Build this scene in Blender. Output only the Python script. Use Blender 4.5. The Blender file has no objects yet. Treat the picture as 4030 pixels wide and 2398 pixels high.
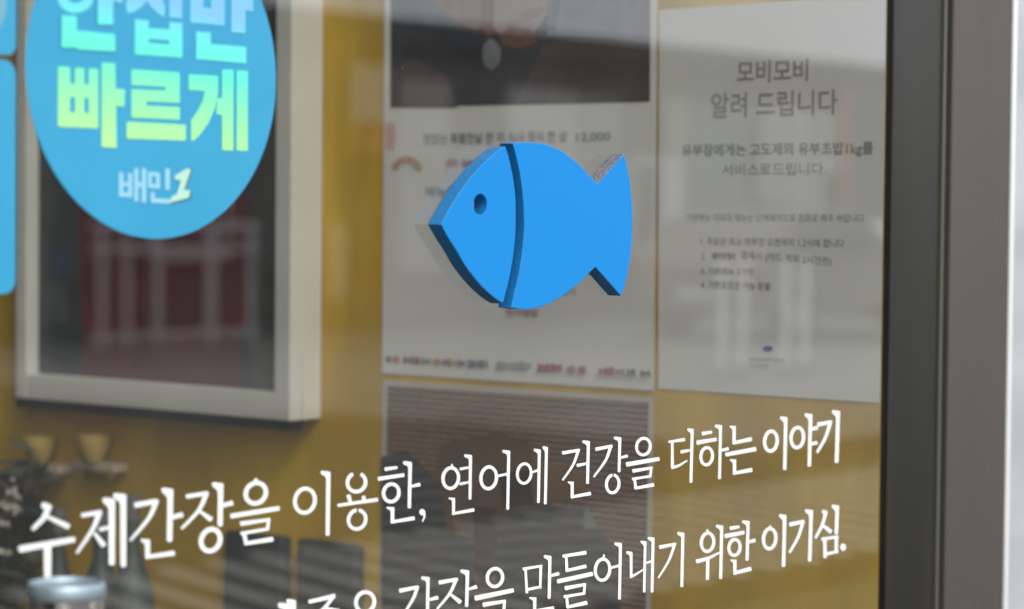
import bpy, bmesh, math, random
from mathutils import Vector, Matrix
random.seed(7)
sc = bpy.context.scene
col = sc.collection

# ------------------------------------------------------------------ camera
# world: the window pane lies in the plane y = 0 (street side y < 0, shop y > 0),
# the shop's side wall lies in the plane x = 0; z is up, ground at 0
FPX = 9550.0; W, H = 4030.0, 2398.0
_a = math.radians(39.7)
F0 = Vector((math.cos(_a), math.sin(_a), 0)); R0 = Vector((math.sin(_a), -math.cos(_a), 0)); U0 = Vector((0, 0, 1))
_p = math.atan(351 / FPX); _r = .009
CF = F0 * math.cos(_p) - U0 * math.sin(_p); _U = U0 * math.cos(_p) + F0 * math.sin(_p)
CR = R0 * math.cos(_r) + _U * math.sin(_r); CU = _U * math.cos(_r) - R0 * math.sin(_r)
CAM = -(F0 + R0 * .154) * 2.0 + Vector((0, 0, 1.45))
cam = bpy.data.cameras.new('camera'); co = bpy.data.objects.new('camera', cam); col.objects.link(co)
cam.sensor_width = 36; cam.lens = FPX / W * 36; cam.clip_start = .05; cam.clip_end = 400
cam.dof.use_dof = True; cam.dof.focus_distance = 1.70; cam.dof.aperture_fstop = 6.2
co.matrix_world = Matrix(((CR.x, CU.x, -CF.x, CAM.x), (CR.y, CU.y, -CF.y, CAM.y), (CR.z, CU.z, -CF.z, CAM.z), (0, 0, 0, 1)))
sc.camera = co

# ------------------------------------------------------------------ sky, sun, exposure
SUN_EL, SUN_AZ = math.radians(42), math.radians(207)     # azimuth from +Y clockwise
wd = bpy.data.worlds.new('World'); sc.world = wd; wd.use_nodes = True
wn = wd.node_tree.nodes; wl_ = wd.node_tree.links; wn.clear()
sky = wn.new('ShaderNodeTexSky'); sky.sky_type = 'NISHITA'; sky.sun_disc = False
sky.sun_elevation = SUN_EL; sky.sun_rotation = SUN_AZ; sky.dust_density = 6; sky.air_density = 1.5; sky.ozone_density = 1
hs = wn.new('ShaderNodeHueSaturation'); hs.inputs['Saturation'].default_value = .22
bg = wn.new('ShaderNodeBackground'); bg.inputs['Strength'].default_value = .13
wo = wn.new('ShaderNodeOutputWorld')
wl_.new(sky.outputs[0], hs.inputs['Color']); 
cv = wn.new('ShaderNodeMix'); cv.data_type = 'RGBA'; cv.inputs['Factor'].default_value = .6   # thin even cloud over the sky
cv.inputs[7].default_value = (13, 13.6, 14.4, 1); wl_.new(hs.outputs[0], cv.inputs[6]); wl_.new(cv.outputs[2], bg.inputs[0]); wl_.new(bg.outputs[0], wo.inputs[0])
sl = bpy.data.lights.new('sun', 'SUN'); sl.energy = 0.75; sl.angle = math.radians(15); sl.color = (1, .97, .93)
so = bpy.data.objects.new('sun', sl); col.objects.link(so)
sd = Vector((math.sin(SUN_AZ) * math.cos(SUN_EL), math.cos(SUN_AZ) * math.cos(SUN_EL), math.sin(SUN_EL)))
so.rotation_euler = sd.to_track_quat('Z', 'Y').to_euler(); so.location = (0, -5, 8)
sc.view_settings.view_transform = 'Standard'; sc.view_settings.look = 'None'
sc.view_settings.exposure = 0.32; sc.view_settings.gamma = 1
sc.cycles.transparent_max_bounces = 16; sc.cycles.max_bounces = 8
sc.cycles.caustics_reflective = False; sc.cycles.caustics_refractive = False

# ------------------------------------------------------------------ helpers
def ray(x, y): return CF * FPX + CR * (x - W / 2) + CU * (H / 2 - y)
def gl(x, y, off=0.0):            # photo point -> point on the pane (off metres towards the street)
    d = ray(x, y); t = (-off - CAM.y) / d.y; return CAM + d * t
def wp(x, y, off=0.0):            # photo point -> point on the side wall (off metres into the shop)
    d = ray(x, y); t = (-off - CAM.x) / d.x; return CAM + d * t
def vglass(x, y, d): # photo point on something seen reflected, standing d metres out in the street
    r = ray(x, y); t = (d - CAM.y) / r.y; q = CAM + r * t; return Vector((q.x, -q.y, q.z))

def link(o, parent=None):
    col.objects.link(o)
    if parent: o.parent = parent
    return o
def tag(o, label, cat, group=None):
    o['label'] = label; o['category'] = cat
    if group: o['group'] = group
    return o
def empty(name, loc, label=None, cat=None, group=None):
    o = bpy.data.objects.new(name, None); o.location = loc; o.empty_display_size = .05; link(o)
    if label: tag(o, label, cat, group)
    bpy.context.view_layer.update()
    return o
def mesh_obj(name, verts, faces, mats, parent=None, fm=None, smooth=False):
    me = bpy.data.meshes.new(name)
    base = parent.matrix_world.translation.copy() if parent else Vector((0, 0, 0))
    if parent and parent.type != 'EMPTY': base = Vector(parent.get('org', (0, 0, 0)))
    me.from_pydata([Vector(v) - base for v in verts], [], faces)
    for m in (mats if isinstance(mats, (list, tuple)) else [mats]): me.materials.append(m)
    if fm:
        for i, p in enumerate(me.polygons): p.material_index = fm[i]
    if smooth:
        for p in me.polygons: p.use_smooth = True
    me.update()
    o = bpy.data.objects.new(name, me); link(o, parent); o['org'] = tuple(base)
    return o
class MB:
    def __init__(s): s.v = []; s.f = []; s.m = []
    def poly(s, pts, m=0):
        n = len(s.v); s.v += [Vector(p) for p in pts]; s.f.append(list(range(n, n + len(pts)))); s.m.append(m)
    def box(s, a, b, m=0):
        x0, y0, z0 = a; x1, y1, z1 = b; n = len(s.v)
        s.v += [Vector(p) for p in ((x0,y0,z0),(x1,y0,z0),(x1,y1,z0),(x0,y1,z0),(x0,y0,z1),(x1,y0,z1),(x1,y1,z1),(x0,y1,z1))]
        for q in ((0,3,2,1),(4,5,6,7),(0,1,5,4),(1,2,6,5),(2,3,7,6),(3,0,4,7)): s.f.append([n+k for k in q]); s.m.append(m)
    def lathe(s, prof, c, n=32, m=0):
        b = len(s.v)
        for (r, z) in prof:
            for k in range(n):
                a = 2*math.pi*k/n; s.v.append(Vector((c[0]+r*math.cos(a), c[1]+r*math.sin(a), c[2]+z)))
        for i in range(len(prof)-1):
            for k in range(n):
                k2 = (k+1) % n; s.f.append([b+i*n+k, b+i*n+k2, b+(i+1)*n+k2, b+(i+1)*n+k]); s.m.append(m)
        s.f.append([b+k for k in range(n)][::-1]); s.m.append(m)
        e = b+(len(prof)-1)*n; s.f.append([e+k for k in range(n)]); s.m.append(m)
    def tube(s, a, b, r, n=14, m=0, r2=None):
        a = Vector(a); b = Vector(b); d = (b-a).normalized(); r2 = r if r2 is None else r2
        u = d.orthogonal().normalized(); w = d.cross(u); k0 = len(s.v)
        for P, rr in ((a, r), (b, r2)):
            for k in range(n):
                t = 2*math.pi*k/n; s.v.append(P+u*rr*math.cos(t)+w*rr*math.sin(t))
        for k in range(n):
            k2 = (k+1) % n; s.f.append([k0+k, k0+k2, k0+n+k2, k0+n+k]); s.m.append(m)
        s.f.append([k0+k for k in range(n)][::-1]); s.f.append([k0+n+k for k in range(n)]); s.m += [m, m]
    def build(s, name, mats, parent=None, bevel=0, smooth=False):
        o = mesh_obj(name, s.v, s.f, mats, parent, s.m, smooth)
        if smooth:
            try: o.data.set_sharp_from_angle(angle=math.radians(35))
            except Exception: pass
        if bevel:
            b = o.modifiers.new('bevel', 'BEVEL'); b.width = bevel; b.segments = 2; b.limit_method = 'ANGLE'
        return o

def mat(name, c, rough=.6, metal=0, spec=.5, noise=None, bump=None, aniso=0):
    """noise = (scale, amount, second colour or None, stretch xyz)"""
    m = bpy.data.materials.new(name); m.use_nodes = True
    nt = m.node_tree; N = nt.nodes; L = nt.links; b = N['Principled BSDF']
    b.inputs['Base Color'].default_value = (*c, 1); b.inputs['Roughness'].default_value = rough
    b.inputs['Metallic'].default_value = metal; b.inputs['Specular IOR Level'].default_value = spec
    if noise:
        sca, amt, c2, st = noise
        tc = N.new('ShaderNodeTexCoord'); mp = N.new('ShaderNodeMapping'); mp.inputs['Scale'].default_value = st
        nz = N.new('ShaderNodeTexNoise'); nz.inputs['Scale'].default_value = sca; nz.inputs['Detail'].default_value = 5
        L.new(tc.outputs['Object'], mp.inputs[0]); L.new(mp.outputs[0], nz.inputs['Vector'])
        rp = N.new('ShaderNodeValToRGB'); rp.color_ramp.elements[0].position = .42; rp.color_ramp.elements[1].position = .625
        c2 = c2 or tuple(min(1, k*(1-amt)) for k in c)
        rp.color_ramp.elements[0].color = (*c2, 1); rp.color_ramp.elements[1].color = (*c, 1)
        L.new(nz.outputs['Fac'], rp.inputs[0]); L.new(rp.outputs[0], b.inputs['Base Color'])
        mr = N.new('ShaderNodeMapRange'); mr.inputs['To Min'].default_value = rough*.85; mr.inputs['To Max'].default_value = min(1, rough*1.15)
        L.new(nz.outputs['Fac'], mr.inputs['Value']); L.new(mr.outputs[0], b.inputs['Roughness'])
        if bump:
            bp = N.new('ShaderNodeBump'); bp.inputs['Strength'].default_value = bump; bp.inputs['Distance'].default_value = .002
            L.new(nz.outputs['Fac'], bp.inputs['Height']); L.new(bp.outputs[0], b.inputs['Normal'])
    return m
def srgb(r, g, b):
    f = lambda v: (v/255/12.92) if v/255 <= .04045 else ((v/255+.055)/1.055)**2.4
    return (f(r), f(g), f(b))

# ------------------------------------------------------------------ materials
M = {}
M['ochre'] = mat('ochre_wall', (.66, .42, .014), .55, noise=(9, .12, (.47, .285, .008), (1, 1, .35)), bump=.05)  # mild mottling; its uneven streaks imitate reflections lying over the wall
M['paper'] = mat('paper', (.72, .72, .68), .5, noise=(9, .04, None, (1, 1, 1)))
M['paper_border'] = mat('paper_border', (.50, .47, .43), .5)
M['ink'] = mat('ink', (.22, .23, .23), .6)
M['brown_ink'] = mat('brown_ink', (.32, .285, .26), .6)
M['grey_ink'] = mat('grey_ink', (.30, .31, .31), .6)
M['red_ink'] = mat('red_ink', (.40, .15, .16), .6)
M['white_vinyl'] = mat('white_vinyl', (.86, .88, .87), .5)
M['foam_face'] = mat('blue_foam_face', (.005, .25, .68), .6, spec=.25, noise=(900, .06, None, (1, 1, 1)), bump=.05)
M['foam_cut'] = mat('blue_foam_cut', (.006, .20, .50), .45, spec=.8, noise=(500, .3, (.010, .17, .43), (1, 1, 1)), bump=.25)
M['foam_torn'] = mat('torn_foam_edge', (.10, .14, .24), .9, noise=(420, .3, (.26, .23, .21), (1, 1, 1)), bump=1.0)
M['dark_frame'] = mat('dark_anodised', (.026, .024, .018), .33, .35, noise=(8, .3, None, (3, 1, .3)))
M['gasket'] = mat('rubber_gasket', (.012, .012, .012), .5)
M['bead'] = mat('frame_bead', (.11, .115, .09), .35, .3)
M['frame_white'] = mat('frame_white', (.62, .63, .56), .45, noise=(10, .05, None, (1, 1, 1)))
M['steel'] = mat('polished_steel', (.74, .70, .69), .09, 1, noise=(4, .05, None, (1, 1, 6)))
M['steel_cap'] = mat('brushed_cap', (.36, .44, .49), .45, .8)  # bluish tint puts the reflected sky into the cap's base colour
M['concrete'] = mat('pavement', (.13, .125, .11), .85, noise=(3, .2, None, (1, 1, 1)), bump=.2)
M['kerb'] = mat('kerb', (.04, .04, .035), .8, noise=(4, .2, None, (1, 1, 1)))
M['asphalt'] = mat('asphalt', (.075, .072, .07), .9, noise=(8, .3, None, (1, 1, 1)), bump=.3)
M['floor'] = mat('shop_floor', (.14, .12, .10), .4, noise=(3, .2, None, (1, 1, 1)))
M['plaster'] = mat('plaster', (.22, .21, .19), .8, noise=(3, .06, None, (1, 1, 1)))

def steel_jamb():
    m = mat('stained_steel', (.088, .076, .068), .42, .25, noise=(6, .1, (.070, .062, .056), (1, 1, .15)))
    N = m.node_tree.nodes; L = m.node_tree.links; b = N['Principled BSDF']
    tc = N.new('ShaderNodeTexCoord'); n1 = N.new('ShaderNodeTexNoise'); n1.inputs['Scale'].default_value = 45; n1.inputs['Detail'].default_value = 8
    mp = N.new('ShaderNodeMapping'); mp.inputs['Scale'].default_value = (2.6, 1, 1)
    L.new(tc.outputs['Object'], mp.inputs[0]); L.new(mp.outputs[0], n1.inputs['Vector'])
    rp = N.new('ShaderNodeValToRGB'); rp.color_ramp.elements[0].position = .60; rp.color_ramp.elements[1].position = .76
    rp.color_ramp.elements[0].color = (0, 0, 0, 1); rp.color_ramp.elements[1].color = (1, 1, 1, 1)
    mx = N.new('ShaderNodeMix'); mx.data_type = 'RGBA'
    src = [l for l in L if l.to_socket == b.inputs['Base Color']][0].from_socket
    L.new(n1.outputs['Fac'], rp.inputs[0]); L.new(rp.outputs[0], mx.inputs['Factor']); L.new(src, mx.inputs[6])
    mx.inputs[7].default_value = (.13, .075, .045, 1); L.new(mx.outputs[2], b.inputs['Base Color'])
    n2 = N.new('ShaderNodeTexVoronoi'); n2.inputs['Scale'].default_value = 120; L.new(tc.outputs['Object'], n2.inputs['Vector'])
    r2 = N.new('ShaderNodeValToRGB'); r2.color_ramp.elements[0].position = .0; r2.color_ramp.elements[1].position = .12
    L.new(n2.outputs['Distance'], r2.inputs[0])
    m2 = N.new('ShaderNodeMix'); m2.data_type = 'RGBA'; m2.blend_type = 'MULTIPLY'; m2.inputs['Factor'].default_value = .5
    L.new(mx.outputs[2], m2.inputs[6]); L.new(r2.outputs[0], m2.inputs[7]); L.new(m2.outputs[2], b.inputs['Base Color'])
    return m
M['jamb'] = steel_jamb()
M['alu'] = mat('satin_aluminium', (.55, .555, .58), .34, .1, noise=(9, .16, (.42, .43, .455), (.25, .25, 1)))
M['alu_edge'] = mat('aluminium_edge', (.9, .9, .9), .3, .3)

def glass_mat():
    m = bpy.data.materials.new('window_glass'); m.use_nodes = True
    N = m.node_tree.nodes; L = m.node_tree.links; N.clear()
    o = N.new('ShaderNodeOutputMaterial'); t = N.new('ShaderNodeBsdfTransparent'); g = N.new('ShaderNodeBsdfGlossy')
    t.inputs[0].default_value = (.92, .915, .90, 1); g.inputs['Roughness'].default_value = 0.0; g.inputs['Color'].default_value = (1, 1, 1, 1)
    fr = N.new('ShaderNodeFresnel'); ge = N.new('ShaderNodeNewGeometry'); io = N.new('ShaderNodeMapRange')      # same index from both sides of the thin pane
    io.inputs['To Min'].default_value = 1.52; io.inputs['To Max'].default_value = 1/1.52
    L.new(ge.outputs['Backfacing'], io.inputs['Value']); L.new(io.outputs[0], fr.inputs['IOR'])
    mu = N.new('ShaderNodeMath'); mu.operation = 'MULTIPLY'; mu.inputs[1].default_value = 1.95; mu.use_clamp = True
    mx = N.new('ShaderNodeMixShader'); L.new(fr.outputs[0], mu.inputs[0]); L.new(mu.outputs[0], mx.inputs[0])
    L.new(t.outputs[0], mx.inputs[1]); L.new(g.outputs[0], mx.inputs[2])
    # thin film of dust and a few dried specks
    d = N.new('ShaderNodeBsdfDiffuse'); d.inputs[0].default_value = (.75, .75, .72, 1)
    tc = N.new('ShaderNodeTexCoord'); v = N.new('ShaderNodeTexVoronoi'); v.inputs['Scale'].default_value = 55
    n = N.new('ShaderNodeTexNoise'); n.inputs['Scale'].default_value = 7; n.inputs['Detail'].default_value = 6
    L.new(tc.outputs['Object'], v.inputs['Vector']); L.new(tc.outputs['Object'], n.inputs['Vector'])
    r = N.new('ShaderNodeValToRGB'); r.color_ramp.elements[0].position = .018; r.color_ramp.elements[1].position = .034
    r.color_ramp.elements[0].color = (.22, .22, .22, 1); r.color_ramp.elements[1].color = (0, 0, 0, 1)
    L.new(v.outputs['Distance'], r.inputs[0])
    mr = N.new('ShaderNodeMapRange'); mr.inputs['From Min'].default_value = .3; mr.inputs['From Max'].default_value = .8
    mr.inputs['To Min'].default_value = .003; mr.inputs['To Max'].default_value = .026; L.new(n.outputs['Fac'], mr.inputs['Value'])
    ad = N.new('ShaderNodeMath'); ad.operation = 'MAXIMUM'; L.new(r.outputs[0], ad.inputs[0]); L.new(mr.outputs[0], ad.inputs[1])
    m2 = N.new('ShaderNodeMixShader'); L.new(ad.outputs[0], m2.inputs[0]); L.new(mx.outputs[0], m2.inputs[1]); L.new(d.outputs[0], m2.inputs[2])
    L.new(m2.outputs[0], o.inputs[0])
    return m
M['glass'] = glass_mat()

# ------------------------------------------------------------------ structure: shop room and street
def struct(name, mb, mats):
    o = mb.build(name, mats); o['kind'] = 'structure'; return o
b = MB(); b.box((-4.2, .03, -.05), (.0, 4.2, .02)); struct('floor', b, M['floor'])
b = MB(); b.box((-4.2, .03, 3.5), (.0, 4.2, 3.6)); struct('ceiling', b, M['plaster'])
b = MB(); b.box((-4.2, 4.2, -.05), (.2, 4.3, 3.6)); struct('wall_back', b, M['plaster'])
b = MB(); b.box((-4.3, .03, -.05), (-4.2, 4.3, 3.6)); struct('wall_far', b, M['plaster'])
b = MB(); b.box((.0, .003, -.05), (.12, 4.2, 3.6)); o = struct('side_wall', b, M['ochre'])
o['label'] = 'ochre yellow interior wall carrying the posters and the framed picture'; o['category'] = 'wall'; del o['kind']

# street: sheets from the shop front outwards
b = MB(); b.poly([(-200, -300, -.07), (300, -300, -.07), (300, 30, -.07), (-200, 30, -.07)]); struct('ground', b, M['asphalt'])
b = MB(); b.box((-60, -4.1, -.06), (90, .0, .0)); struct('pavement', b, M['concrete'])
b = MB(); b.box((-60, -4.45, -.06), (90, -4.104, .012)); struct('kerb', b, M['kerb'])
def stripes():
    m = bpy.data.materials.new('ribbed_paving'); m.use_nodes = True
    N = m.node_tree.nodes; L = m.node_tree.links; bs = N['Principled BSDF']; bs.inputs['Roughness'].default_value = .7
    tc = N.new('ShaderNodeTexCoord'); mp = N.new('ShaderNodeMapping'); mp.inputs['Rotation'].default_value = (0, 0, math.radians(-17))
    wv = N.new('ShaderNodeTexWave'); wv.inputs['Scale'].default_value = 1.25; wv.inputs['Distortion'].default_value = .5; wv.inputs['Detail'].default_value = 2
    rp = N.new('ShaderNodeValToRGB'); rp.color_ramp.elements[0].color = (.02, .018, .015, 1); rp.color_ramp.elements[1].color = (.60, .56, .48, 1)
    rp.color_ramp.elements[0].position = .42; rp.color_ramp.elements[1].position = .62
    L.new(tc.outputs['Object'], mp.inputs[0]); L.new(mp.outputs[0], wv.inputs['Vector']); L.new(wv.outputs['Fac'], rp.inputs[0]); L.new(rp.outputs[0], bs.inputs['Base Color'])
    return m
b = MB(); b.box((-60, -6.4, -.06), (90, -4.454, -.01)); struct('striped_path', b, stripes())
M['far_conc'] = mat('pale_paving', (.36, .35, .33), .85, noise=(1.2, .3, None, (1, 1, 1)))
b = MB(); b.box((11.2, -19.9, -.06), (120, -7.5, .0)); struct('far_pavement', b, M['far_conc'])

# ------------------------------------------------------------------ window: pane, frame
fx1 = gl(3690, 1199).x; jx0 = fx1 + .004; jx1 = gl(3932, 1199).x
win = empty('shop_window', (-1.0, 0, .5), 'large clear shop window pane in a dark metal frame', 'window')
b = MB(); b.poly([(-3.6, 0, .45), (.001, 0, .45), (.001, 0, 3.25), (-3.6, 0, 3.25)]); b.build('glass', M['glass'], win)
b = MB(); b.box((.0, -.004, .38), (fx1 - .006, .0028, 3.32)); b.build('stile', M['dark_frame'], win, .0008)
b = MB(); b.box((fx1 - .0055, -.006, .38), (fx1 - .001, .02, 3.32)); b.build('bead', M['bead'], win, .0006)
b = MB(); b.box((-3.6, -.005, 3.25), (-.0005, .02, 3.32)); b.box((-3.6, -.005, .38), (-.0005, .02, .45)); b.box((-3.7, -.006, .38), (-3.601, .02, 3.32))
b.build('frame', M['dark_frame'], win, .0008)
b = MB(); b.box((fx1 - .0008, -.0025, .38), (jx0 - .0002, .018, 3.32)); b.build('gasket', M['gasket'], win)
b = MB(); b.box((-4.2, -.02, -.05), (.0, .028, .379)); o = b.build('sill_panel', M['dark_frame'], None, .001)
tag(o, 'dark metal panel below the shop window', 'panel')
b = MB(); b.box((jx0, -.009, 0), (jx1 - .0005, .03, 3.6)); o = b.build('door_post', M['jamb'], None, .001)
tag(o, 'brown grey steel post with small rust spots beside the window frame', 'post')
cl = empty('cladding', (jx1, 0, 0), 'bright satin aluminium cladding at the right edge of the shop front', 'cladding')
b = MB(); b.box((jx1 + .0062, -.0098, 0), (jx1 + 1.2, .03, 3.6)); b.build('panel', M['alu'], cl, .002)
b = MB(); b.box((jx1, -.0112, 0), (jx1 + .006, .03, 3.6)); b.build('edge_trim', M['alu_edge'], cl, .002)

# ------------------------------------------------------------------ outline solids on the pane (fish)
def curve_solid(name, loops, y_front, thick, mats, parent, bev=.0006):
    """loops: outlines on the plane y=-y_front; solid goes back to the pane"""
    cu = bpy.data.curves.new(name, 'CURVE'); cu.dimensions = '2D'; cu.fill_mode = 'BOTH'
    for lp in loops:
        s = cu.splines.new('POLY'); s.points.add(len(lp) - 1); s.use_cyclic_u = True
        for i, p in enumerate(lp): s.points[i].co = (p.x, p.z, 0, 1)
    cu.extrude = thick / 2 - bev; cu.bevel_depth = bev; cu.offset = -bev; cu.bevel_resolution = 1
    ob = bpy.data.objects.new('tmp', cu); col.objects.link(ob)
    me = bpy.data.meshes.new_from_object(ob.evaluated_get(bpy.context.evaluated_depsgraph_get()))
    bpy.data.objects.remove(ob)
    yc = -(y_front - thick / 2)
    me.transform(Matrix(((1, 0, 0, 0), (0, 0, -1, yc), (0, 1, 0, 0), (0, 0, 0, 1))))
    base = parent.matrix_world.translation if parent else Vector((0, 0, 0))
    me.transform(Matrix.Translation(-base))
    me.materials.clear()
    for m in mats: me.materials.append(m)
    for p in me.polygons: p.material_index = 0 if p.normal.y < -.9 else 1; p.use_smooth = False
    o = bpy.data.objects.new(name, me); link(o, parent); o['org'] = tuple(base)
    return o
def smooth_loop(pts, seg=4, corners=()):
    """Catmull-Rom through pts, keeping the listed corner indices sharp"""
    n = len(pts); out = []
    for i in range(n):
        p0, p1, p2, p3 = pts[(i-1) % n], pts[i], pts[(i+1) % n], pts[(i+2) % n]
        if i in corners: p0 = p1
        if (i+1) % n in corners: p3 = p2
        for k in range(seg):
            t = k/seg
            out.append(tuple(.5*((2*p1[j]) + (-p0[j]+p2[j])*t + (2*p0[j]-5*p1[j]+4*p2[j]-p3[j])*t*t + (-p0[j]+3*p1[j]-3*p2[j]+p3[j])*t**3) for j in (0, 1)))
    return out
TH = .0122
def Z7(pts): return [(1660 + x*.51224, 500 + y*.51224) for x, y in pts]
headp = [(150,750),(200,655),(262,550),(330,450),(410,350),(490,265),(560,205),(600,172),(643,150),
 (665,215),(690,320),(710,430),(722,550),(724,680),(722,800),(712,930),(693,1060),(668,1190),(640,1300),(625,1358),
 (560,1315),(480,1245),(400,1155),(330,1060),(270,955),(215,870),(175,800)]
bodyp = [(697,127),(760,119),(830,118),(900,123),(970,140),(1050,170),(1130,222),(1210,290),(1290,372),(1348,438),
 (1553,208),(1575,290),(1595,380),(1610,500),(1618,640),(1620,750),(1615,880),(1604,1000),(1588,1100),(1568,1190),(1545,1270),(1530,1298),
 (1335,1078),(1280,1130),(1210,1200),(1130,1265),(1050,1320),(970,1362),(900,1388),(830,1402),(760,1402),(687,1390),
 (705,1310),(735,1190),(760,1050),(778,920),(788,780),(785,640),(775,500),(755,360),(730,240),(710,165)]
eyep = [(451 + 52*math.cos(t*math.pi/16), 597 + 80*math.sin(t*math.pi/16)) for t in range(32)]
fish = empty('fish_sign', gl(2090, 890), 'bright blue foam fish with an eye hole and a curved gill gap on the window', 'sign')
G = lambda pts: [gl(x, y, TH) for x, y in Z7(pts)]
curve_solid('head', [G(smooth_loop(headp, 4, (0, 8, 19))), G(eyep)], TH, TH - .0006, [M['foam_face'], M['foam_cut']], fish)
curve_solid('body', [G(smooth_loop(bodyp, 4, (0, 9, 10, 21, 22, 31)))], TH, TH - .0006, [M['foam_face'], M['foam_cut'], M['foam_torn']], fish)
_b = bpy.data.objects['body']; _n0 = gl(*Z7([(1348, 438)])[0], TH) - fish.location; _n1 = gl(*Z7([(1553, 208)])[0], TH) - fish.location
for p in _b.data.polygons:                                # rough, unpainted cut inside the upper tail notch
    if p.normal.z > .35 and p.normal.x < -.2 and _n0.x - .001 < p.center.x < _n1.x + .001 and p.center.z > _n0.z - .001: p.material_index = 2

# ------------------------------------------------------------------ flat film pieces on a plane
def poly_film(mb, pts, place, off, m=0, thick=0):
    mb.poly([place(x, y, off) for x, y in pts], m)
def ribbon(pts, ws, cap=True):
    """outline polygons (image space) of a stroke with rounded joints"""
    if isinstance(ws, (int, float)): ws = [ws]*len(pts)
    if len(ws) != len(pts): ws = [ws[0] + (ws[-1]-ws[0])*i/(len(pts)-1) for i in range(len(pts))]
    # smooth the centre line when it has more than two points
    L, R = [], []
    n = len(pts)
    for i in range(n):
        a = pts[max(0, i-1)]; c = pts[min(n-1, i+1)]
        dx, dy = c[0]-a[0], c[1]-a[1]; l = math.hypot(dx, dy) or 1; nx, ny = -dy/l, dx/l
        w = ws[i]/2; L.append((pts[i][0]+nx*w, pts[i][1]+ny*w)); R.append((pts[i][0]-nx*w, pts[i][1]-ny*w))
    def endcap(p, q, w, dirx, diry):
        r = w*.22
        return [(p[0]+dirx*r*.6+(q[0]-p[0])*.18, p[1]+diry*r*.6+(q[1]-p[1])*.18), (q[0]+dirx*r*.6+(p[0]-q[0])*.18, q[1]+diry*r*.6+(p[1]-q[1])*.18)]
    e = pts[-1]; f = pts[-2]; l = math.hypot(e[0]-f[0], e[1]-f[1]) or 1
    ce = endcap(L[-1], R[-1], ws[-1], (e[0]-f[0])/l, (e[1]-f[1])/l)
    s = pts[0]; g = pts[1]; l = math.hypot(s[0]-g[0], s[1]-g[1]) or 1
    cs = endcap(R[0], L[0], ws[0], (s[0]-g[0])/l, (s[1]-g[1])/l)
    return L + ce + R[::-1] + cs
def crom(pts, seg=6):
    if len(pts) < 3: return pts
    out = []
    for i in range(len(pts)-1):
        p0 = pts[max(0, i-1)]; p1 = pts[i]; p2 = pts[i+1]; p3 = pts[min(len(pts)-1, i+2)]
        for k in range(seg):
            t = k/seg
            out.append(tuple(.5*((2*p1[j]) + (-p0[j]+p2[j])*t + (2*p0[j]-5*p1[j]+4*p2[j]-p3[j])*t*t + (-p0[j]+3*p1[j]-3*p2[j]+p3[j])*t**3) for j in (0, 1)))
    out.append(pts[-1]); return out

class Glyph:
    """strokes of one syllable traced in a zoomed region: (ox, oy, scale)"""
    def __init__(s, reg): s.o = reg; s.polys = []; s.rings = []
    def T(s, p): return (s.o[0]+p[0]*s.o[2], s.o[1]+p[1]*s.o[2])
    def s_(s, w, *pts):                                  # stroke
        s.polys.append([s.T(p) for p in ribbon(list(pts), w)]); return s
    def c_(s, w0, w1, *pts):                             # curved stroke
        q = crom(list(pts)); s.polys.append([s.T(p) for p in ribbon(q, [w0, w1])]); return s
    def v_(s, x0, x1, yt, yb, w, xh):                    # upright stroke with a hook at its top left
        h = w*1.0
        p = [(xh, yt+2), (xh+w*.22, yt-4), (x0+w*.2, yt+w*.10), (x0+w*.5, yt+w*.28), (x1+w*.46, yb-w*.12), (x1+w*.25, yb+w*.1), (x1-w*.25, yb+w*.1),
             (x1-w*.46, yb-w*.12), (x0-w*.5, yt+w*2.0), (x0-w*.56, yt+w*1.55), (x0-w*.85, yt+w*1.15), (xh+w*.1, yt+w*.75), (xh-w*.08, yt+w*.35)]
        s.polys.append([s.T(q) for q in p]); return s
    def n_(s, xh, yh, x, yb, w, xe, ye, wb):             # the L of nieun with its small hook
        s.polys.append([s.T(q) for q in [(xh, yh), (x+w*.5, yh+w*.12), (x+w*.5, yb), (x+w*.1, yb+wb*.5), (x-w*.5, yb+wb*.35), (x-w*.5, yh+w*1.25), (x-w*.8, yh+w*.8), (xh, yh+w*.5)]])
        s.s_([wb*.85, wb*1.1], (x-w*.1, yb), (xe, ye)); return s
    def o_(s, cx, cy, rx, ry, w, gap=0, tilt=.0):        # ring, open at the top by gap degrees
        n = 40; inn, out = [], []
        a0 = -90+gap; a1 = 270-gap
        for k in range(n+1):
            a = math.radians(a0+(a1-a0)*k/n); ca, sa = math.cos(a), math.sin(a)
            ww = w*(.5 + .03*math.sin(2*a))
            f = lambda r1, r2: (cx+r1*ca - tilt*r2*sa, cy+r2*sa)
            out.append(s.T(f(rx+ww, ry+ww*1.0))); inn.append(s.T(f(rx-ww, ry-ww*1.0)))
        s.rings.append((inn, out)); return s

def build_glyph(g, name, parent, m, off0=.0004, place=gl):
    mb = MB(); k = 0
    for p in g.polys:
        mb.poly([place(x, y, off0 + k*.00003) for x, y in p]); k += 1
    for inn, out in g.rings:
        for i in range(len(inn)-1):
            mb.poly([place(*q, off0 + k*.00003) for q in (inn[i], out[i], out[i+1], inn[i+1])])
        k += 1
    o = mb.build(name, m, parent)
    bm = bmesh.new(); bm.from_mesh(o.data); bmesh.ops.remove_doubles(bm, verts=bm.verts, dist=1e-6)
    bmesh.ops.triangulate(bm, faces=[f for f in bm.faces if len(f.verts) > 4], ngon_method='EAR_CLIP'); bm.to_mesh(o.data); bm.free()
    return o

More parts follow.
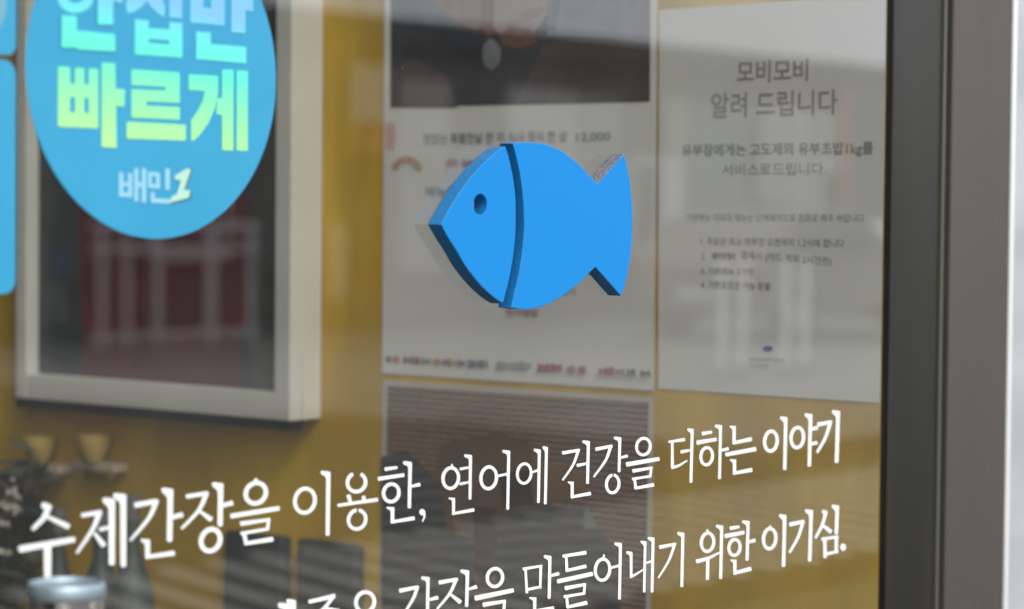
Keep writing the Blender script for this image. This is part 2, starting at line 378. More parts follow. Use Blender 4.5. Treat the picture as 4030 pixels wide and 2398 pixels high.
A = (0, 1798, .40437); B = (900, 1798, .40437); Cc = (1700, 1598, .40437); D = (2500, 1598, .40437)
Eg = (1700, 1998, .40096); Fg = (2500, 1898, .40096)
line1 = [
 Glyph(A).s_([55,50],(412,470),(482,488)).s_([58,38],(480,478),(425,600),(318,705)).s_([34,54],(465,585),(668,682)).s_([64,52],(190,900),(725,805)).s_([74,66],(463,850),(464,1240)),
 Glyph(A).s_([40,46],(795,572),(985,540)).c_(56,26,(968,540),(905,700),(748,938)).s_([30,52],(918,742),(1012,865)).s_([36,34],(968,708),(1065,688)).v_(1088,1088,402,1050,62,1002).v_(1200,1200,358,1068,60,1105),
 Glyph(A).s_([52,46],(1315,472),(1530,432)).c_(52,24,(1522,428),(1450,595),(1268,815)).v_(1658,1650,306,822,58,1575).s_([42,50],(1680,588),(1775,564)).n_(1372,800,1437,975,48,1695,938,44),
 Glyph(A).s_([42,40],(1815,388),(2020,355)).c_(48,26,(2012,352),(1935,520),(1768,700)).s_([28,48],(1945,530),(2055,612)).v_(2148,2142,252,672,54,2066).s_([40,48],(2165,475),(2262,450)).o_(2050,812,92,106,48,0,.12),
 Glyph(B).o_(264,355,98,100,44,0,.1).s_(32,(265,216),(266,252)).s_([46,44],(22,578),(490,502)).s_([44,30],(118,652),(400,612)).s_([28,34],(392,600),(378,708)).s_([34,30],(120,748),(385,702)).s_([36,38],(150,745),(170,848)).s_([34,46],(155,846),(428,802)),
 Glyph(B).o_(742,428,97,118,38,0,.06).v_(970,963,140,765,42,897),
 Glyph(B).o_(1244,250,88,90,36,25,.04).s_([40,34],(1165,375),(1186,448)).s_([34,38],(1312,385),(1318,432)).s_([30,36],(1062,474),(1448,418)).o_(1250,612,84,92,34,7,.06),
 Glyph(B).s_([36,26],(1522,122),(1640,104)).s_([38,34],(1456,216),(1706,178)).o_(1582,352,75,86,34,0,.05).v_(1766,1758,47,498,36,1698).s_([24,36],(1778,288),(1860,270)).n_(1538,488,1594,635,36,1806,598,34),
 Glyph(B).o_(1884,540,14,16,30).c_(26,10,(1900,545),(1905,585),(1885,632)),
 Glyph(Cc).o_(183,703,76,100,32,0,.05).s_([14,22],(195,566),(195,594)).s_([28,20],(275,614),(365,598)).s_([28,20],(272,760),(362,742)).v_(375,370,475,910,30,315).n_(163,892,210,1048,29,408,1012,30),
 Glyph(Cc).o_(552,700,76,106,32,0,.05).s_([24,26],(642,682),(735,662)).v_(747,737,432,1008,30,687),
 Glyph(Cc).o_(898,658,67,95,28,0,.05).s_([18,26],(972,648),(1032,626)).v_(1045,1036,420,942,30,993).v_(1114,1103,395,955,30,1077),
 Glyph(Cc).s_([34,28],(1270,458),(1436,430)).c_(30,18,(1424,430),(1375,570),(1272,722)).s_([32,24],(1412,580),(1512,560)).v_(1522,1514,338,756,31,1465).n_(1323,735,1365,886,30,1543,852,32),
 Glyph(Cc).s_([36,28],(1594,422),(1754,390)).c_(32,20,(1740,392),(1690,530),(1575,690)).v_(1828,1821,302,643,30,1770).s_([22,32],(1838,504),(1902,486)).o_(1759,760,61,86,30,6,.05),
 Glyph(Cc).o_(2058,396,67,81,29,0,.05).s_([44,38],(1894,570),(2210,516)).s_([36,24],(1955,634),(2145,602)).s_([22,24],(2135,598),(2124,695)).s_([26,24],(1950,712),(2130,684)).s_([26,30],(1972,708),(1984,806)).s_([26,36],(1976,802),(2158,768)),
 Glyph(D).s_([22,34],(325,350),(480,328)).s_([24,30],(360,352),(362,600)).c_(32,14,(355,602),(425,580),(505,532)).s_([34,22],(445,448),(540,430)).v_(554,542,220,746,31,508),
 Glyph(D).s_([36,26],(652,270),(745,255)).s_([42,32],(602,358),(790,325)).o_(695,490,57,84,30,0,.05).v_(830,820,185,710,30,775).s_([24,34],(835,434),(905,416)),
 Glyph(D).n_(918,192,962,360,33,1130,322,36).s_([38,42],(882,474),(1172,420)).n_(922,518,966,655,33,1134,622,36),
 Glyph(D).o_(1320,343,61,97,34,0,.05).v_(1464,1455,105,620,36,1410),
 Glyph(D).o_(1577,308,61,98,34,0,.05).v_(1705,1694,75,588,37,1650).s_([30,38],(1710,228),(1773,212)).s_([30,36],(1710,372),(1770,358)),
 Glyph(D).s_([42,32],(1777,182),(1912,154)).c_(36,26,(1900,155),(1850,310),(1770,452)).v_(1974,1960,45,550,40,1916),
]
line2 = [
 Glyph(B).v_(588,588,1425,2000,58,482).v_(630,630,1388,2000,50,565),
 Glyph(B).s_([38,44],(782,1412),(1032,1355)).c_(38,26,(1022,1355),(950,1450),(820,1580)).s_([30,36],(950,1478),(1078,1500)).s_([36,40],(740,1680),(1120,1600)),
 Glyph(B).o_(1328,1415,89,98,38,0,.05).s_([40,42],(1130,1650),(1520,1580)),
 Glyph(B).s_([42,34],(1665,1305),(1845,1268)).c_(36,24,(1838,1265),(1788,1395),(1670,1580)).v_(1940,1932,1168,1610,34,1875).s_([26,38],(1955,1392),(2035,1370)),
 Glyph(Eg).s_([40,34],(70,736),(250,704)).c_(36,22,(240,700),(170,850),(50,995)).s_([24,44],(180,850),(280,930)).v_(348,340,612,972,36,280).s_([26,38],(365,800),(438,778)).o_(290,1090,60,75,34),
 Glyph(Eg).o_(618,687,75,88,34,0,.05).s_([50,42],(425,890),(798,812)).s_([44,30],(503,955),(722,918)).s_([26,32],(712,912),(705,1012)).s_([30,28],(500,1050),(705,1010)),
 Glyph(Eg).s_([30,24],(894,604),(1080,572)).s_([24,28],(918,604),(932,838)).s_([30,24],(1068,568),(1062,792)).s_([28,26],(935,806),(1072,776)).v_(1157,1150,470,893,33,1098).s_([26,36],(1170,668),(1245,648)).n_(956,878,1008,1015,33,1195,985,32),
 Glyph(Eg).s_([30,38],(1284,478),(1512,442)).s_([26,30],(1318,480),(1324,622)).s_([30,36],(1316,620),(1512,576)).s_([42,42],(1232,726),(1575,650)).s_([42,28],(1307,792),(1508,754)).s_([24,28],(1500,746),(1492,848)).s_([30,26],(1295,876),(1500,842)).s_([28,30],(1322,875),(1332,980)).s_([30,40],(1326,978),(1520,934)),
 Glyph(Eg).o_(1674,610,71,104,32,0,.05).s_([16,24],(1688,462),(1685,492)).s_([24,26],(1755,592),(1835,570)).v_(1850,1840,345,901,31,1792),
 Glyph(Eg).v_(1955,1955,432,690,28,1908).c_(28,14,(1950,682),(2010,650),(2080,605)).v_(2092,2083,328,830,28,2048).s_([18,24],(2095,546),(2152,528)).v_(2170,2160,292,830,30,2120),
 Glyph(Eg).s_([38,28],(2234,390),(2390,358)).c_(30,18,(2384,352),(2325,520),(2222,690)).v_(2462,2452,243,778,32,2408),
 Glyph(Fg).o_(709,590,61,90,32,0,.05).s_([20,28],(706,466),(713,498)).c_(42,18,(602,778),(720,745),(828,690)).s_([34,32],(712,755),(708,955)).v_(848,838,422,948,33,792),
 Glyph(Fg).s_([36,28],(932,454),(1020,438)).s_([42,36],(882,530),(1068,494)).o_(974,641,55,78,32,0,.05).v_(1107,1097,378,768,33,1050).s_([26,38],(1110,590),(1175,570)).n_(936,758,978,892,33,1135,850,38),
 Glyph(Fg).o_(1319,555,61,99,34,0,.05).s_([14,24],(1325,424),(1322,452)).v_(1466,1455,318,828,37,1412),
 Glyph(Fg).s_([42,34],(1517,416),(1655,386)).c_(34,26,(1648,386),(1598,540),(1515,690)).v_(1726,1712,270,775,38,1668),
 Glyph(Fg).s_([36,38],(1838,288),(1876,300)).c_(36,26,(1872,290),(1835,420),(1768,548)).s_([30,42],(1848,430),(1922,488)).v_(1983,1973,225,508,38,1930).s_([32,28],(1830,560),(1990,536)).s_([34,34],(1860,560),(1863,742)).s_([34,32],(1974,538),(1972,692)).s_([32,28],(1865,708),(1990,680)),
 Glyph(Fg).o_(2040,638,13,20,30),
]
for ln, x, y, lab in ((line1, 2000, 1950, 'upper line of thin white Korean lettering across the window pane'), (line2, 2600, 2250, 'lower line of thin white Korean lettering cut off by the bottom edge')):
    e = empty('window_lettering', gl(x, y), lab, 'lettering')
    for g in ln: build_glyph(g, 'syllable', e, M['white_vinyl'])

# ------------------------------------------------------------------ stickers on the pane
def film_solid(name, outline, off, thick, m, parent=None):
    return curve_solid(name, [outline], off + thick, thick, [m, m], parent, bev=.00005)
def grad_mat(name, stops, z0, z1, xt=0.0, x0=0, x1=1):
    """print colour running with height on the sticker"""
    m = bpy.data.materials.new(name); m.use_nodes = True; N = m.node_tree.nodes; L = m.node_tree.links; bs = N['Principled BSDF']
    bs.inputs['Roughness'].default_value = .35
    g = N.new('ShaderNodeNewGeometry'); sp = N.new('ShaderNodeSeparateXYZ'); L.new(g.outputs['Position'], sp.inputs[0])
    mr = N.new('ShaderNodeMapRange'); mr.inputs['From Min'].default_value = z0; mr.inputs['From Max'].default_value = z1; L.new(sp.outputs['Z'], mr.inputs['Value'])
    mx = N.new('ShaderNodeMapRange'); mx.inputs['From Min'].default_value = x0; mx.inputs['From Max'].default_value = x1; mx.inputs['To Max'].default_value = xt
    L.new(sp.outputs['X'], mx.inputs['Value']); ad = N.new('ShaderNodeMath'); ad.operation = 'ADD'
    L.new(mr.outputs[0], ad.inputs[0]); L.new(mx.outputs[0], ad.inputs[1])
    rp = N.new('ShaderNodeValToRGB'); el = rp.color_ramp.elements; el[0].position = stops[0][0]; el[0].color = (*stops[0][1], 1); el[1].position = stops[-1][0]; el[1].color = (*stops[-1][1], 1)
    for p, c in stops[1:-1]: e = el.new(p); e.color = (*c, 1)
    L.new(ad.outputs[0], rp.inputs[0]); L.new(rp.outputs[0], bs.inputs['Base Color'])
    return m
M['sticker'] = mat('sticker_blue', srgb(52, 158, 200), .35, noise=(12, .05, None, (1, 1, 1)))
M['sticker_pale'] = mat('sticker_pale', srgb(150, 205, 228), .4)
M['numeral'] = mat('numeral', srgb(178, 222, 205), .4)
M['numeral_line'] = mat('numeral_line', srgb(70, 105, 100), .4)
pl, pr, pb = gl(97, 275), gl(1083, 325), gl(608, 941)
cx_, rr = (pl.x+pr.x)/2, (pr.x-pl.x)/2
cz_ = pb.z + rr
st = empty('round_sticker', (cx_, 0, cz_), 'large round sky blue sticker with green and yellow Korean lettering', 'sticker')
film_solid('disc', [Vector((cx_+rr*math.cos(a*math.pi/64), 0, cz_+rr*math.sin(a*math.pi/64))) for a in range(128)], .0003, .0004, M['sticker'], st)
Zs = (0, 0, .53902)
M['holo'] = grad_mat('holographic_print', [(0, srgb(188, 245, 148)), (.28, srgb(156, 240, 166)), (.5, srgb(125, 236, 188)), (.62, srgb(98, 240, 205)), (.82, srgb(102, 228, 222)), (1, srgb(125, 190, 235))], gl(400, 585).z, gl(900, -10).z, .16, gl(230, 300).x, gl(980, 300).x)
def pieces(name, reg, polys, m, parent, off, place=gl):
    mb = MB()
    for i, p in enumerate(polys):
        mb.poly([place(reg[0]+x*reg[2], reg[1]+y*reg[2], off + i*.00002) for x, y in p])
    o = mb.build(name, m, parent)
    bm = bmesh.new(); bm.from_mesh(o.data); bmesh.ops.triangulate(bm, faces=[f for f in bm.faces if len(f.verts) > 4], ngon_method='EAR_CLIP'); bm.to_mesh(o.data); bm.free()
    return o
ringp = []
for k in range(24):
    a0, a1 = 2*math.pi*k/24, 2*math.pi*(k+1)/24
    f = lambda a, q: (550+(135-80*q)*math.cos(a), -22+(120-75*q)*math.sin(a))
    ringp.append([f(a0, 0), f(a1, 0), f(a1, 1), f(a0, 1)])
syl = [
 ringp + [[(712,-300),(825,-300),(828,182),(712,180)], [(825,-60),(893,-55),(893,32),(825,5)], [(450,112),(560,116),(562,350),(450,348)], [(562,222),(840,250),(842,378),(562,362)]],
 [[(1020,-120),(1130,-120),(1205,40),(1200,125),(1165,108),(1110,60),(1073,8),(1035,50),(985,85),(928,100),(922,60),(922,-20)], [(1235,-300),(1330,-300),(1330,136),(1235,128)],
  [(985,140),(1086,150),(1088,405),(985,398)], [(1235,160),(1332,168),(1332,422),(1235,416)], [(1088,205),(1235,215),(1235,298),(1088,286)], [(1088,312),(1235,326),(1235,416),(1088,406)]],
 [[(1390,-200),(1485,-200),(1485,173),(1390,165)], [(1540,-200),(1640,-200),(1640,188),(1540,178)], [(1485,55),(1540,62),(1540,178),(1485,173)],
  [(1690,-300),(1792,-300),(1792,245),(1688,236)], [(1792,-60),(1848,-56),(1848,84),(1792,78)], [(1432,230),(1540,238),(1542,440),(1432,434)], [(1542,322),(1798,342),(1798,464),(1542,442)]],
 [[(423,485),(512,492),(512,930),(423,922)], [(547,495),(615,499),(615,934),(547,930)], [(648,500),(717,504),(717,938),(648,935)], [(512,612),(648,618),(648,716),(512,710)], [(512,822),(648,828),(648,935),(512,928)],
  [(742,458),(842,464),(850,1080),(742,1074)], [(846,648),(912,654),(908,780),(848,774)]],
 [[(960,507),(1312,530),(1312,642),(960,622)], [(1208,636),(1312,642),(1312,672),(1208,666)], [(960,652),(1312,668),(1312,752),(960,737)], [(960,737),(1068,741),(1068,772),(960,768)], [(960,768),(1312,784),(1312,876),(960,858)], [(925,890),(1358,912),(1355,1028),(925,1012)]],
 [[(1378,543),(1592,555),(1592,680),(1570,790),(1520,900),(1460,985),(1410,1030),(1397,1025),(1395,880),(1440,815),(1480,740),(1495,665),(1378,658)],
  [(1588,716),(1622,718),(1622,842),(1580,834)], [(1622,508),(1705,511),(1703,1101),(1622,1096)], [(1728,514),(1810,519),(1808,1104),(1728,1100)]],
]
for s_ in syl: pieces('syllable', Zs, s_, M['holo'], st, .0009)
pieces('small_lettering', Zs, [
 [(868,1256),(900,1260),(900,1440),(868,1436)], [(935,1262),(966,1265),(966,1444),(935,1440)], [(900,1330),(935,1333),(935,1362),(900,1359)], [(900,1404),(935,1407),(935,1440),(900,1438)],
 [(980,1228),(1010,1231),(1010,1474),(980,1470)], [(1035,1228),(1068,1231),(1068,1482),(1035,1478)], [(1010,1332),(1035,1334),(1035,1366),(1010,1364)],
 [(1080,1256),(1108,1258),(1108,1375),(1080,1372)], [(1138,1260),(1168,1262),(1168,1380),(1138,1377)], [(1108,1256),(1138,1258),(1138,1288),(1108,1286)], [(1108,1345),(1138,1347),(1138,1377),(1108,1375)],
 [(1205,1230),(1240,1233),(1240,1390),(1205,1386)], [(1100,1402),(1130,1405),(1130,1484),(1100,1482)], [(1130,1448),(1246,1454),(1246,1490),(1130,1484)]], M['sticker_pale'], st, .0009)
num = [(1270,1285),(1372,1228),(1395,1240),(1345,1385),(1390,1395),(1380,1445),(1240,1482),(1255,1432),(1290,1420),(1320,1318),(1278,1312)]
cxn = sum(p[0] for p in num)/len(num); cyn = sum(p[1] for p in num)/len(num)
pieces('numeral_outline', Zs, [[(cxn+(x-cxn)*1.13+5, cyn+(y-cyn)*1.07+4) for x, y in num]], M['numeral_line'], st, .0009)
pieces('numeral', Zs, [num], M['numeral'], st, .0013)
def rrect(x0, z0, x1, z1, r):
    out = []
    for cx, cz, a in ((x1-r, z1-r, 0), (x0+r, z1-r, 90), (x0+r, z0+r, 180), (x1-r, z0+r, 270)):
        for k in range(9): t = math.radians(a+k*90/8); out.append(Vector((cx+r*math.cos(t), 0, cz+r*math.sin(t))))
    return out
xr = gl(61, 120).x
z1 = gl(20, 217).z
e = empty('square_sticker', (xr-.06, 0, z1+.05), 'upper of two rounded blue stickers at the left edge with a pale grey figure print', 'sticker')
film_solid('base', rrect(xr-.13, z1, xr, z1+.12, .006), .0003, .0004, M['sticker'], e)
M['grey_print'] = mat('grey_print', srgb(110, 165, 190), .4)
pieces('print', (0, 0, 1), [[(-60,-100),(0,-100),(24,-60),(26,40),(12,90),(-8,118),(-60,120)]], M['grey_print'], e, .0009)
z2, z3 = gl(20, 1157).z, gl(20, 237).z
xr2 = gl(59, 700).x
e = film_solid('square_sticker', rrect(xr2-.14, z2, xr2, z3, .008), .0003, .0004, M['sticker'])
tag(e, 'lower plain rounded blue sticker at the left edge beside the round one', 'sticker')

# ------------------------------------------------------------------ text helper (Blender's built-in font)
def text(parent, body, p0, p1, hpx, m, off=.0006, bold=0.0, name='lettering'):
    """p0,p1: photo points of the baseline ends on the side wall, hpx: letter height in photo px"""
    cu = bpy.data.curves.new('t', 'FONT'); cu.body = body; cu.offset = bold
    ob = bpy.data.objects.new('t', cu); col.objects.link(ob)
    me = bpy.data.meshes.new_from_object(ob.evaluated_get(bpy.context.evaluated_depsgraph_get())); bpy.data.objects.remove(ob)
    xs = [v.co.x for v in me.vertices]; ys = [v.co.y for v in me.vertices]
    a, c = wp(*p0, off), wp(*p1, off); t = wp(p0[0], p0[1]-hpx, off)
    sx = 1/(max(xs)-min(xs)); sy = (t.z-a.z)/(max(ys)-min(ys)); x0, y0 = min(xs), min(ys); u = c-a
    base = Vector(parent.get('org', parent.matrix_world.translation)) if parent.type != 'EMPTY' else parent.matrix_world.translation
    for v in me.vertices:
        v.co = a + u*((v.co.x-x0)*sx) + Vector((0, 0, (v.co.y-y0)*sy)) - base
    me.materials.clear(); me.materials.append(m)
    o = bpy.data.objects.new(name, me); link(o, parent); o['org'] = tuple(base)
    return o
def sheet(name, corners, m, parent, off, thick=.0003):
    """paper with thickness; corners (photo) TL,TR,BR,BL"""
    f = [wp(x, y, off) for x, y in corners]; k = [p + Vector((thick, 0, 0)) for p in f]
    return mesh_obj(name, f+k, [[3,2,1,0],[4,5,6,7],[0,1,5,4],[1,2,6,5],[2,3,7,6],[3,0,4,7]], m, parent)
def wpatch(name, polys, mats, parent, off):
    mb = MB()
    for i, (p, mi) in enumerate(polys): mb.poly([wp(x, y, off+i*.00004) for x, y in p], mi)
    o = mb.build(name, mats, parent)
    bm = bmesh.new(); bm.from_mesh(o.data); bmesh.ops.triangulate(bm, faces=[f for f in bm.faces if len(f.verts) > 4], ngon_method='EAR_CLIP'); bm.to_mesh(o.data); bm.free()
    return o
def blob(cx, cy, rx, ry, n=18, j=.1):
    return [(cx+rx*(1+random.uniform(-j, j))*math.cos(2*math.pi*k/n), cy+ry*(1+random.uniform(-j, j))*math.sin(2*math.pi*k/n)) for k in range(n)]
def dk(n, c, nz=None): M[n] = mat(n, c, .45, noise=nz or (30, .25, None, (1, 1, 1)))

# notice paper
nt_ = empty('paper_notice', wp(3030, 1500), 'white paper notice with lines of Korean writing next to the window frame', 'notice')
sheet('paper_sheet', [(2594, 40), (3489, -22), (3462, 1586), (2590, 1530)], M['paper'], nt_, .0012)
text(nt_, '모비모비', (2900, 328), (3180, 320), 88, M['brown_ink'], .0016, .012)
text(nt_, '알려 드립니다', (2798, 466), (3296, 452), 98, M['brown_ink'], .0016, .008)
text(nt_, '유부장에게는 고도제의 유부초밥1kg를', (2684, 624), (3436, 616), 56, M['ink'], .0016, .012)
text(nt_, '서비스로드립니다.', (2842, 692), (3252, 690), 48, M['grey_ink'], .0016, .004)
text(nt_, '기본메뉴 이외의 메뉴는 단체예약으로 전화로 해주 바랍니다', (2700, 872), (3400, 876), 32, M['ink'], .0016, .0)
text(nt_, '1. 주문은 최소 하루전 오전까지 1,2시에 합니다', (2758, 966), (3322, 976), 33, M['ink'], .0016, .004)
text(nt_, '2.', (2758, 1022), (2778, 1022), 26, M['grey_ink'], .0016)
text(nt_, '계좌이체시', (2800, 1022), (2892, 1024), 28, M['ink'], .0018, .05)
text(nt_, '결제시 (카드 계좌 2시간전)', (2916, 1024), (3272, 1052), 38, M['ink'], .0016, .004)
text(nt_, '3. 기본메뉴 3가지', (2758, 1080), (2962, 1084), 28, M['ink'], .0016, .012)
text(nt_, '4. 기본포장은 가능 환불', (2758, 1136), (3032, 1144), 32, M['ink'], .0016, .008)
M['blue_ink'] = mat('blue_ink', (.03, .09, .30), .5)
wpatch('emblem', [(blob(3022, 1373, 20, 11, 14, 0), 0)], [M['blue_ink']], nt_, .0018)
text(nt_, '모비모비주식회사', (2945, 1422), (3085, 1428), 16, M['grey_ink'], .0016)
text(nt_, '드림올림', (2950, 1446), (3022, 1449), 14, M['grey_ink'], .0016)

# menu poster: food photo above, white area with writing below
mp_ = empty('menu_poster', wp(2040, 1500), 'tall menu poster with a dark food photo above a white lettered area, behind the fish', 'poster')
sheet('paper_sheet', [(1517, -420), (2592, -560), (2572, 1538), (1503, 1470)], M['paper'], mp_, .0014)
dk('night', (.022, .024, .030)); dk('plum', (.075, .048, .045)); dk('umber', (.07, .052, .045)); dk('slab', (.20, .20, .22)); dk('salmon', (.27, .15, .135)); dk('cream', (.33, .25, .21)); dk('rust', (.16, .055, .035)); dk('ceramic', (.20, .22, .225)); dk('bluegrey', (.11, .13, .15)); dk('toast', (.15, .090, .052)); dk('charcoal', (.035, .036, .036)); dk('leafy', (.25, .28, .24))
ph = wpatch('photo', [
 ([(1538,-400),(2560,-530),(2558,400),(1536,424)], 0),
 ([(1538,-300),(1690,-300),(1760,60),(1850,110),(1538,80)], 8),
 ([(1536,290),(1620,230),(1760,300),(1800,425),(1536,424)], 1),
 ([(2140,170),(2558,120),(2558,400),(2020,412),(2080,300)], 2),
 ([(2180,-300),(2560,-300),(2558,172),(2400,150),(2150,140)], 3),
 ([(1640,-300),(1910,-300),(1905,60),(1880,120),(1800,90),(1720,20)], 4),
 ([(1905,-300),(1975,-300),(1975,120),(1920,150),(1890,110)], 6),
 ([(1960,-300),(2190,-300),(2150,60),(2110,120),(1990,150),(1940,110)], 5),
 ([(1985,90),(2130,20),(2150,45),(2100,75),(2000,125)], 4),
 (blob(2040,150,75,40), 6),
 (blob(1932,215,38,58), 7),
 ([(2215,-200),(2250,-200),(2185,120),(2150,120)], 8),
 ([(2280,-200),(2300,-200),(2230,100),(2215,100)], 7)],
 [M['night'], M['plum'], M['umber'], M['slab'], M['salmon'], M['cream'], M['rust'], M['ceramic'], M['bluegrey']], mp_, .0018)
text(mp_, '맛있는 특별한날 한 끼 식사 정식 한 상', (1668, 570), (2232, 560), 44, M['ink'], .0019, .016)
text(mp_, '12,000', (2268, 562), (2402, 558), 38, M['ink'], .0019, .014)
text(mp_, '오늘의 추천 메뉴', (1753, 658), (2210, 652), 32, M['red_ink'], .0019, .012)
text(mp_, '메뉴판 안내', (1676, 776), (1900, 772), 42, M['ink'], .0019, .014)
text(mp_, '연어덮밥', (1990, 1246), (2120, 1248), 30, M['red_ink'], .0019, .012)
text(mp_, '곱빼기', (2170, 1162), (2262, 1164), 28, M['ink'], .0019, .01)
M['tan'] = mat('tan_print', (.50, .33, .22), .5); M['pinkish'] = mat('pink_print', (.62, .42, .38), .5); M['rosy'] = mat('rosy_print', (.36, .22, .19), .5)
arc = []
for k in range(10):
    a0 = math.radians(200+k*14); a1 = math.radians(214+k*14)
    f = lambda a, r: (1601+r*math.cos(a), 690+r*1.15*math.sin(a))
    arc.append(([f(a0, 66), f(a1, 66), f(a1, 42), f(a0, 42)], 0))
wpatch('emblem', arc, [M['tan']], mp_, .0019)
wpatch('corner_print', [([(1519,485),(1552,485),(1558,540),(1550,590),(1519,590)], 0)], [M['pinkish']], mp_, .0019)
wpatch('picture_print', [([(2110,610),(2165,600),(2215,700),(2190,730),(2120,700)], 0)], [M['rosy']], mp_, .0019)
cols = {'dgreen': (.05, .10, .08), 'orange': (.45, .20, .07), 'teal': (.06, .12, .13), 'redb': (.33, .07, .07), 'purple': (.12, .06, .10), 'yellow': (.42, .32, .10), 'bluegr': (.13, .15, .19), 'faint': (.30, .34, .31), 'mauve': (.30, .19, .25)}
for k, c in cols.items(): M['p_'+k] = mat('print_'+k, c, .5)
seq = [('dgreen',330,372),('orange',376,430),('teal',460,535),('redb',540,588),('teal',595,660),('orange',672,738),('purple',745,800),('yellow',790,850),('purple',858,915),('bluegr',930,1080),('faint',1140,1400),('redb',1440,1620),('mauve',1650,1720),('redb',1730,1800),('redb',1888,2000),('mauve',2005,2080),('bluegr',2090,2160),('dgreen',2190,2262)]
names = list(cols); pp = []
for nme, a, c in seq:
    y0 = 1140 + (a-330)/(2200-330)*105
    X = lambda x: 1340+x*.539
    Y = lambda y: 800+y*.539
    x = a
    while x < c:
        w = min(c-x, random.uniform(14, 34)); hh = random.uniform(14, 34)
        pp.append(([(X(x), Y(y0-hh)), (X(x+w-4), Y(y0-hh*.9)), (X(x+w-4), Y(y0+hh)), (X(x), Y(y0+hh*.8))], names.index(nme))); x += w
wpatch('pictogram_strip', pp, [M['p_'+n] for n in names], mp_, .0019)

# lower food poster
fp_ = empty('food_poster', wp(2040, 2300), 'brown food photo poster with a pale border below the menu poster', 'poster')
sheet('paper_sheet', [(1507, 1496), (2573, 1566), (2548, 3200), (1480, 3040)], M['paper_border'], fp_, .0014)
def woven():
    m = bpy.data.materials.new('woven_straw'); m.use_nodes = True; N = m.node_tree.nodes; L = m.node_tree.links; bs = N['Principled BSDF']; bs.inputs['Roughness'].default_value = .5
    tc = N.new('ShaderNodeTexCoord')
    br = N.new('ShaderNodeTexWave'); br.bands_direction = 'Z'; br.inputs['Scale'].default_value = 58; br.inputs['Distortion'].default_value = 2.2; br.inputs['Detail'].default_value = 3; br.inputs['Detail Scale'].default_value = 2.2
    b2 = N.new('ShaderNodeTexWave'); b2.bands_direction = 'Y'; b2.inputs['Scale'].default_value = 62; b2.inputs['Distortion'].default_value = 3; b2.inputs['Detail'].default_value = 3
    n = N.new('ShaderNodeTexNoise'); n.inputs['Scale'].default_value = 220; n.inputs['Detail'].default_value = 4
    for t in (br, b2, n): L.new(tc.outputs['Object'], t.inputs['Vector'])
    ad = N.new('ShaderNodeMix'); ad.data_type = 'FLOAT'; ad.inputs['Factor'].default_value = .28; L.new(br.outputs['Fac'], ad.inputs[2]); L.new(b2.outputs['Fac'], ad.inputs[3])
    a2 = N.new('ShaderNodeMix'); a2.data_type = 'FLOAT'; a2.inputs['Factor'].default_value = .3; L.new(ad.outputs[0], a2.inputs[2]); L.new(n.outputs['Fac'], a2.inputs[3])
    rp = N.new('ShaderNodeValToRGB'); rp.color_ramp.elements[0].position = .33; rp.color_ramp.elements[0].color = (.045, .038, .034, 1); rp.color_ramp.elements[1].position = .62; rp.color_ramp.elements[1].color = (.28, .165, .10, 1)
    L.new(a2.outputs[0], rp.inputs[0]); L.new(rp.outputs[0], bs.inputs['Base Color'])
    return m
M['woven'] = woven()
def ribs():
    m = bpy.data.materials.new('ribbed_slate'); m.use_nodes = True; N = m.node_tree.nodes; L = m.node_tree.links; bs = N['Principled BSDF']; bs.inputs['Roughness'].default_value = .5
    tc = N.new('ShaderNodeTexCoord'); mp = N.new('ShaderNodeMapping'); mp.inputs['Rotation'].default_value = (math.radians(8), 0, 0)
    br = N.new('ShaderNodeTexWave'); br.bands_direction = 'Z'; br.inputs['Scale'].default_value = 26; br.inputs['Distortion'].default_value = 1.2; br.inputs['Detail'].default_value = 2
    L.new(tc.outputs['Object'], mp.inputs[0]); L.new(mp.outputs[0], br.inputs['Vector'])
    rp = N.new('ShaderNodeValToRGB'); rp.color_ramp.elements[0].color = (.030, .032, .033, 1); rp.color_ramp.elements[1].color = (.085, .082, .08, 1)
    L.new(br.outputs['Fac'], rp.inputs[0]); L.new(rp.outputs[0], bs.inputs['Base Color'])
    return m
M['ribs'] = ribs()
dk('toast_dark', (.07, .035, .02)); dk('caramel', (.22, .13, .06)); dk('taupe', (.16, .12, .11))
wpatch('photo', [
 ([(1526,1518),(2553,1585),(2530,3150),(1500,3000)], 0),
 ([(1740,1745),(1960,1700),(2080,1740),(2100,1800),(2300,1860),(2310,1960),(2150,1985),(2080,2100),(1900,2120),(1760,2080),(1700,1900)], 3),
 ([(2095,1800),(2165,1820),(2300,1858),(2305,1955),(2150,1982),(2100,1975)], 5),
 ([(1860,1990),(1955,2000),(1945,2260),(1900,2300),(1868,2250)], 2),
 ([(1960,1860),(2080,1850),(2100,1985),(1980,2000)], 2),
 ([(1500,1800),(1600,1770),(1730,1900),(1760,2080),(1870,2140),(1870,2500),(1500,2600)], 1),
 ([(1950,2030),(2100,2000),(2290,2000),(2420,2160),(2440,2400),(2300,2600),(1950,2600)], 1),
 ([(2302,1985),(2318,2000),(2352,2082),(2296,2082)], 6),
 ([(2130,2360),(2330,2350),(2380,2400),(2300,2500),(2130,2500)], 2)],
 [M['woven'], M['ribs'], M['toast_dark'], M['toast'], M['taupe'], M['caramel'], M['leafy']], fp_, .0018)

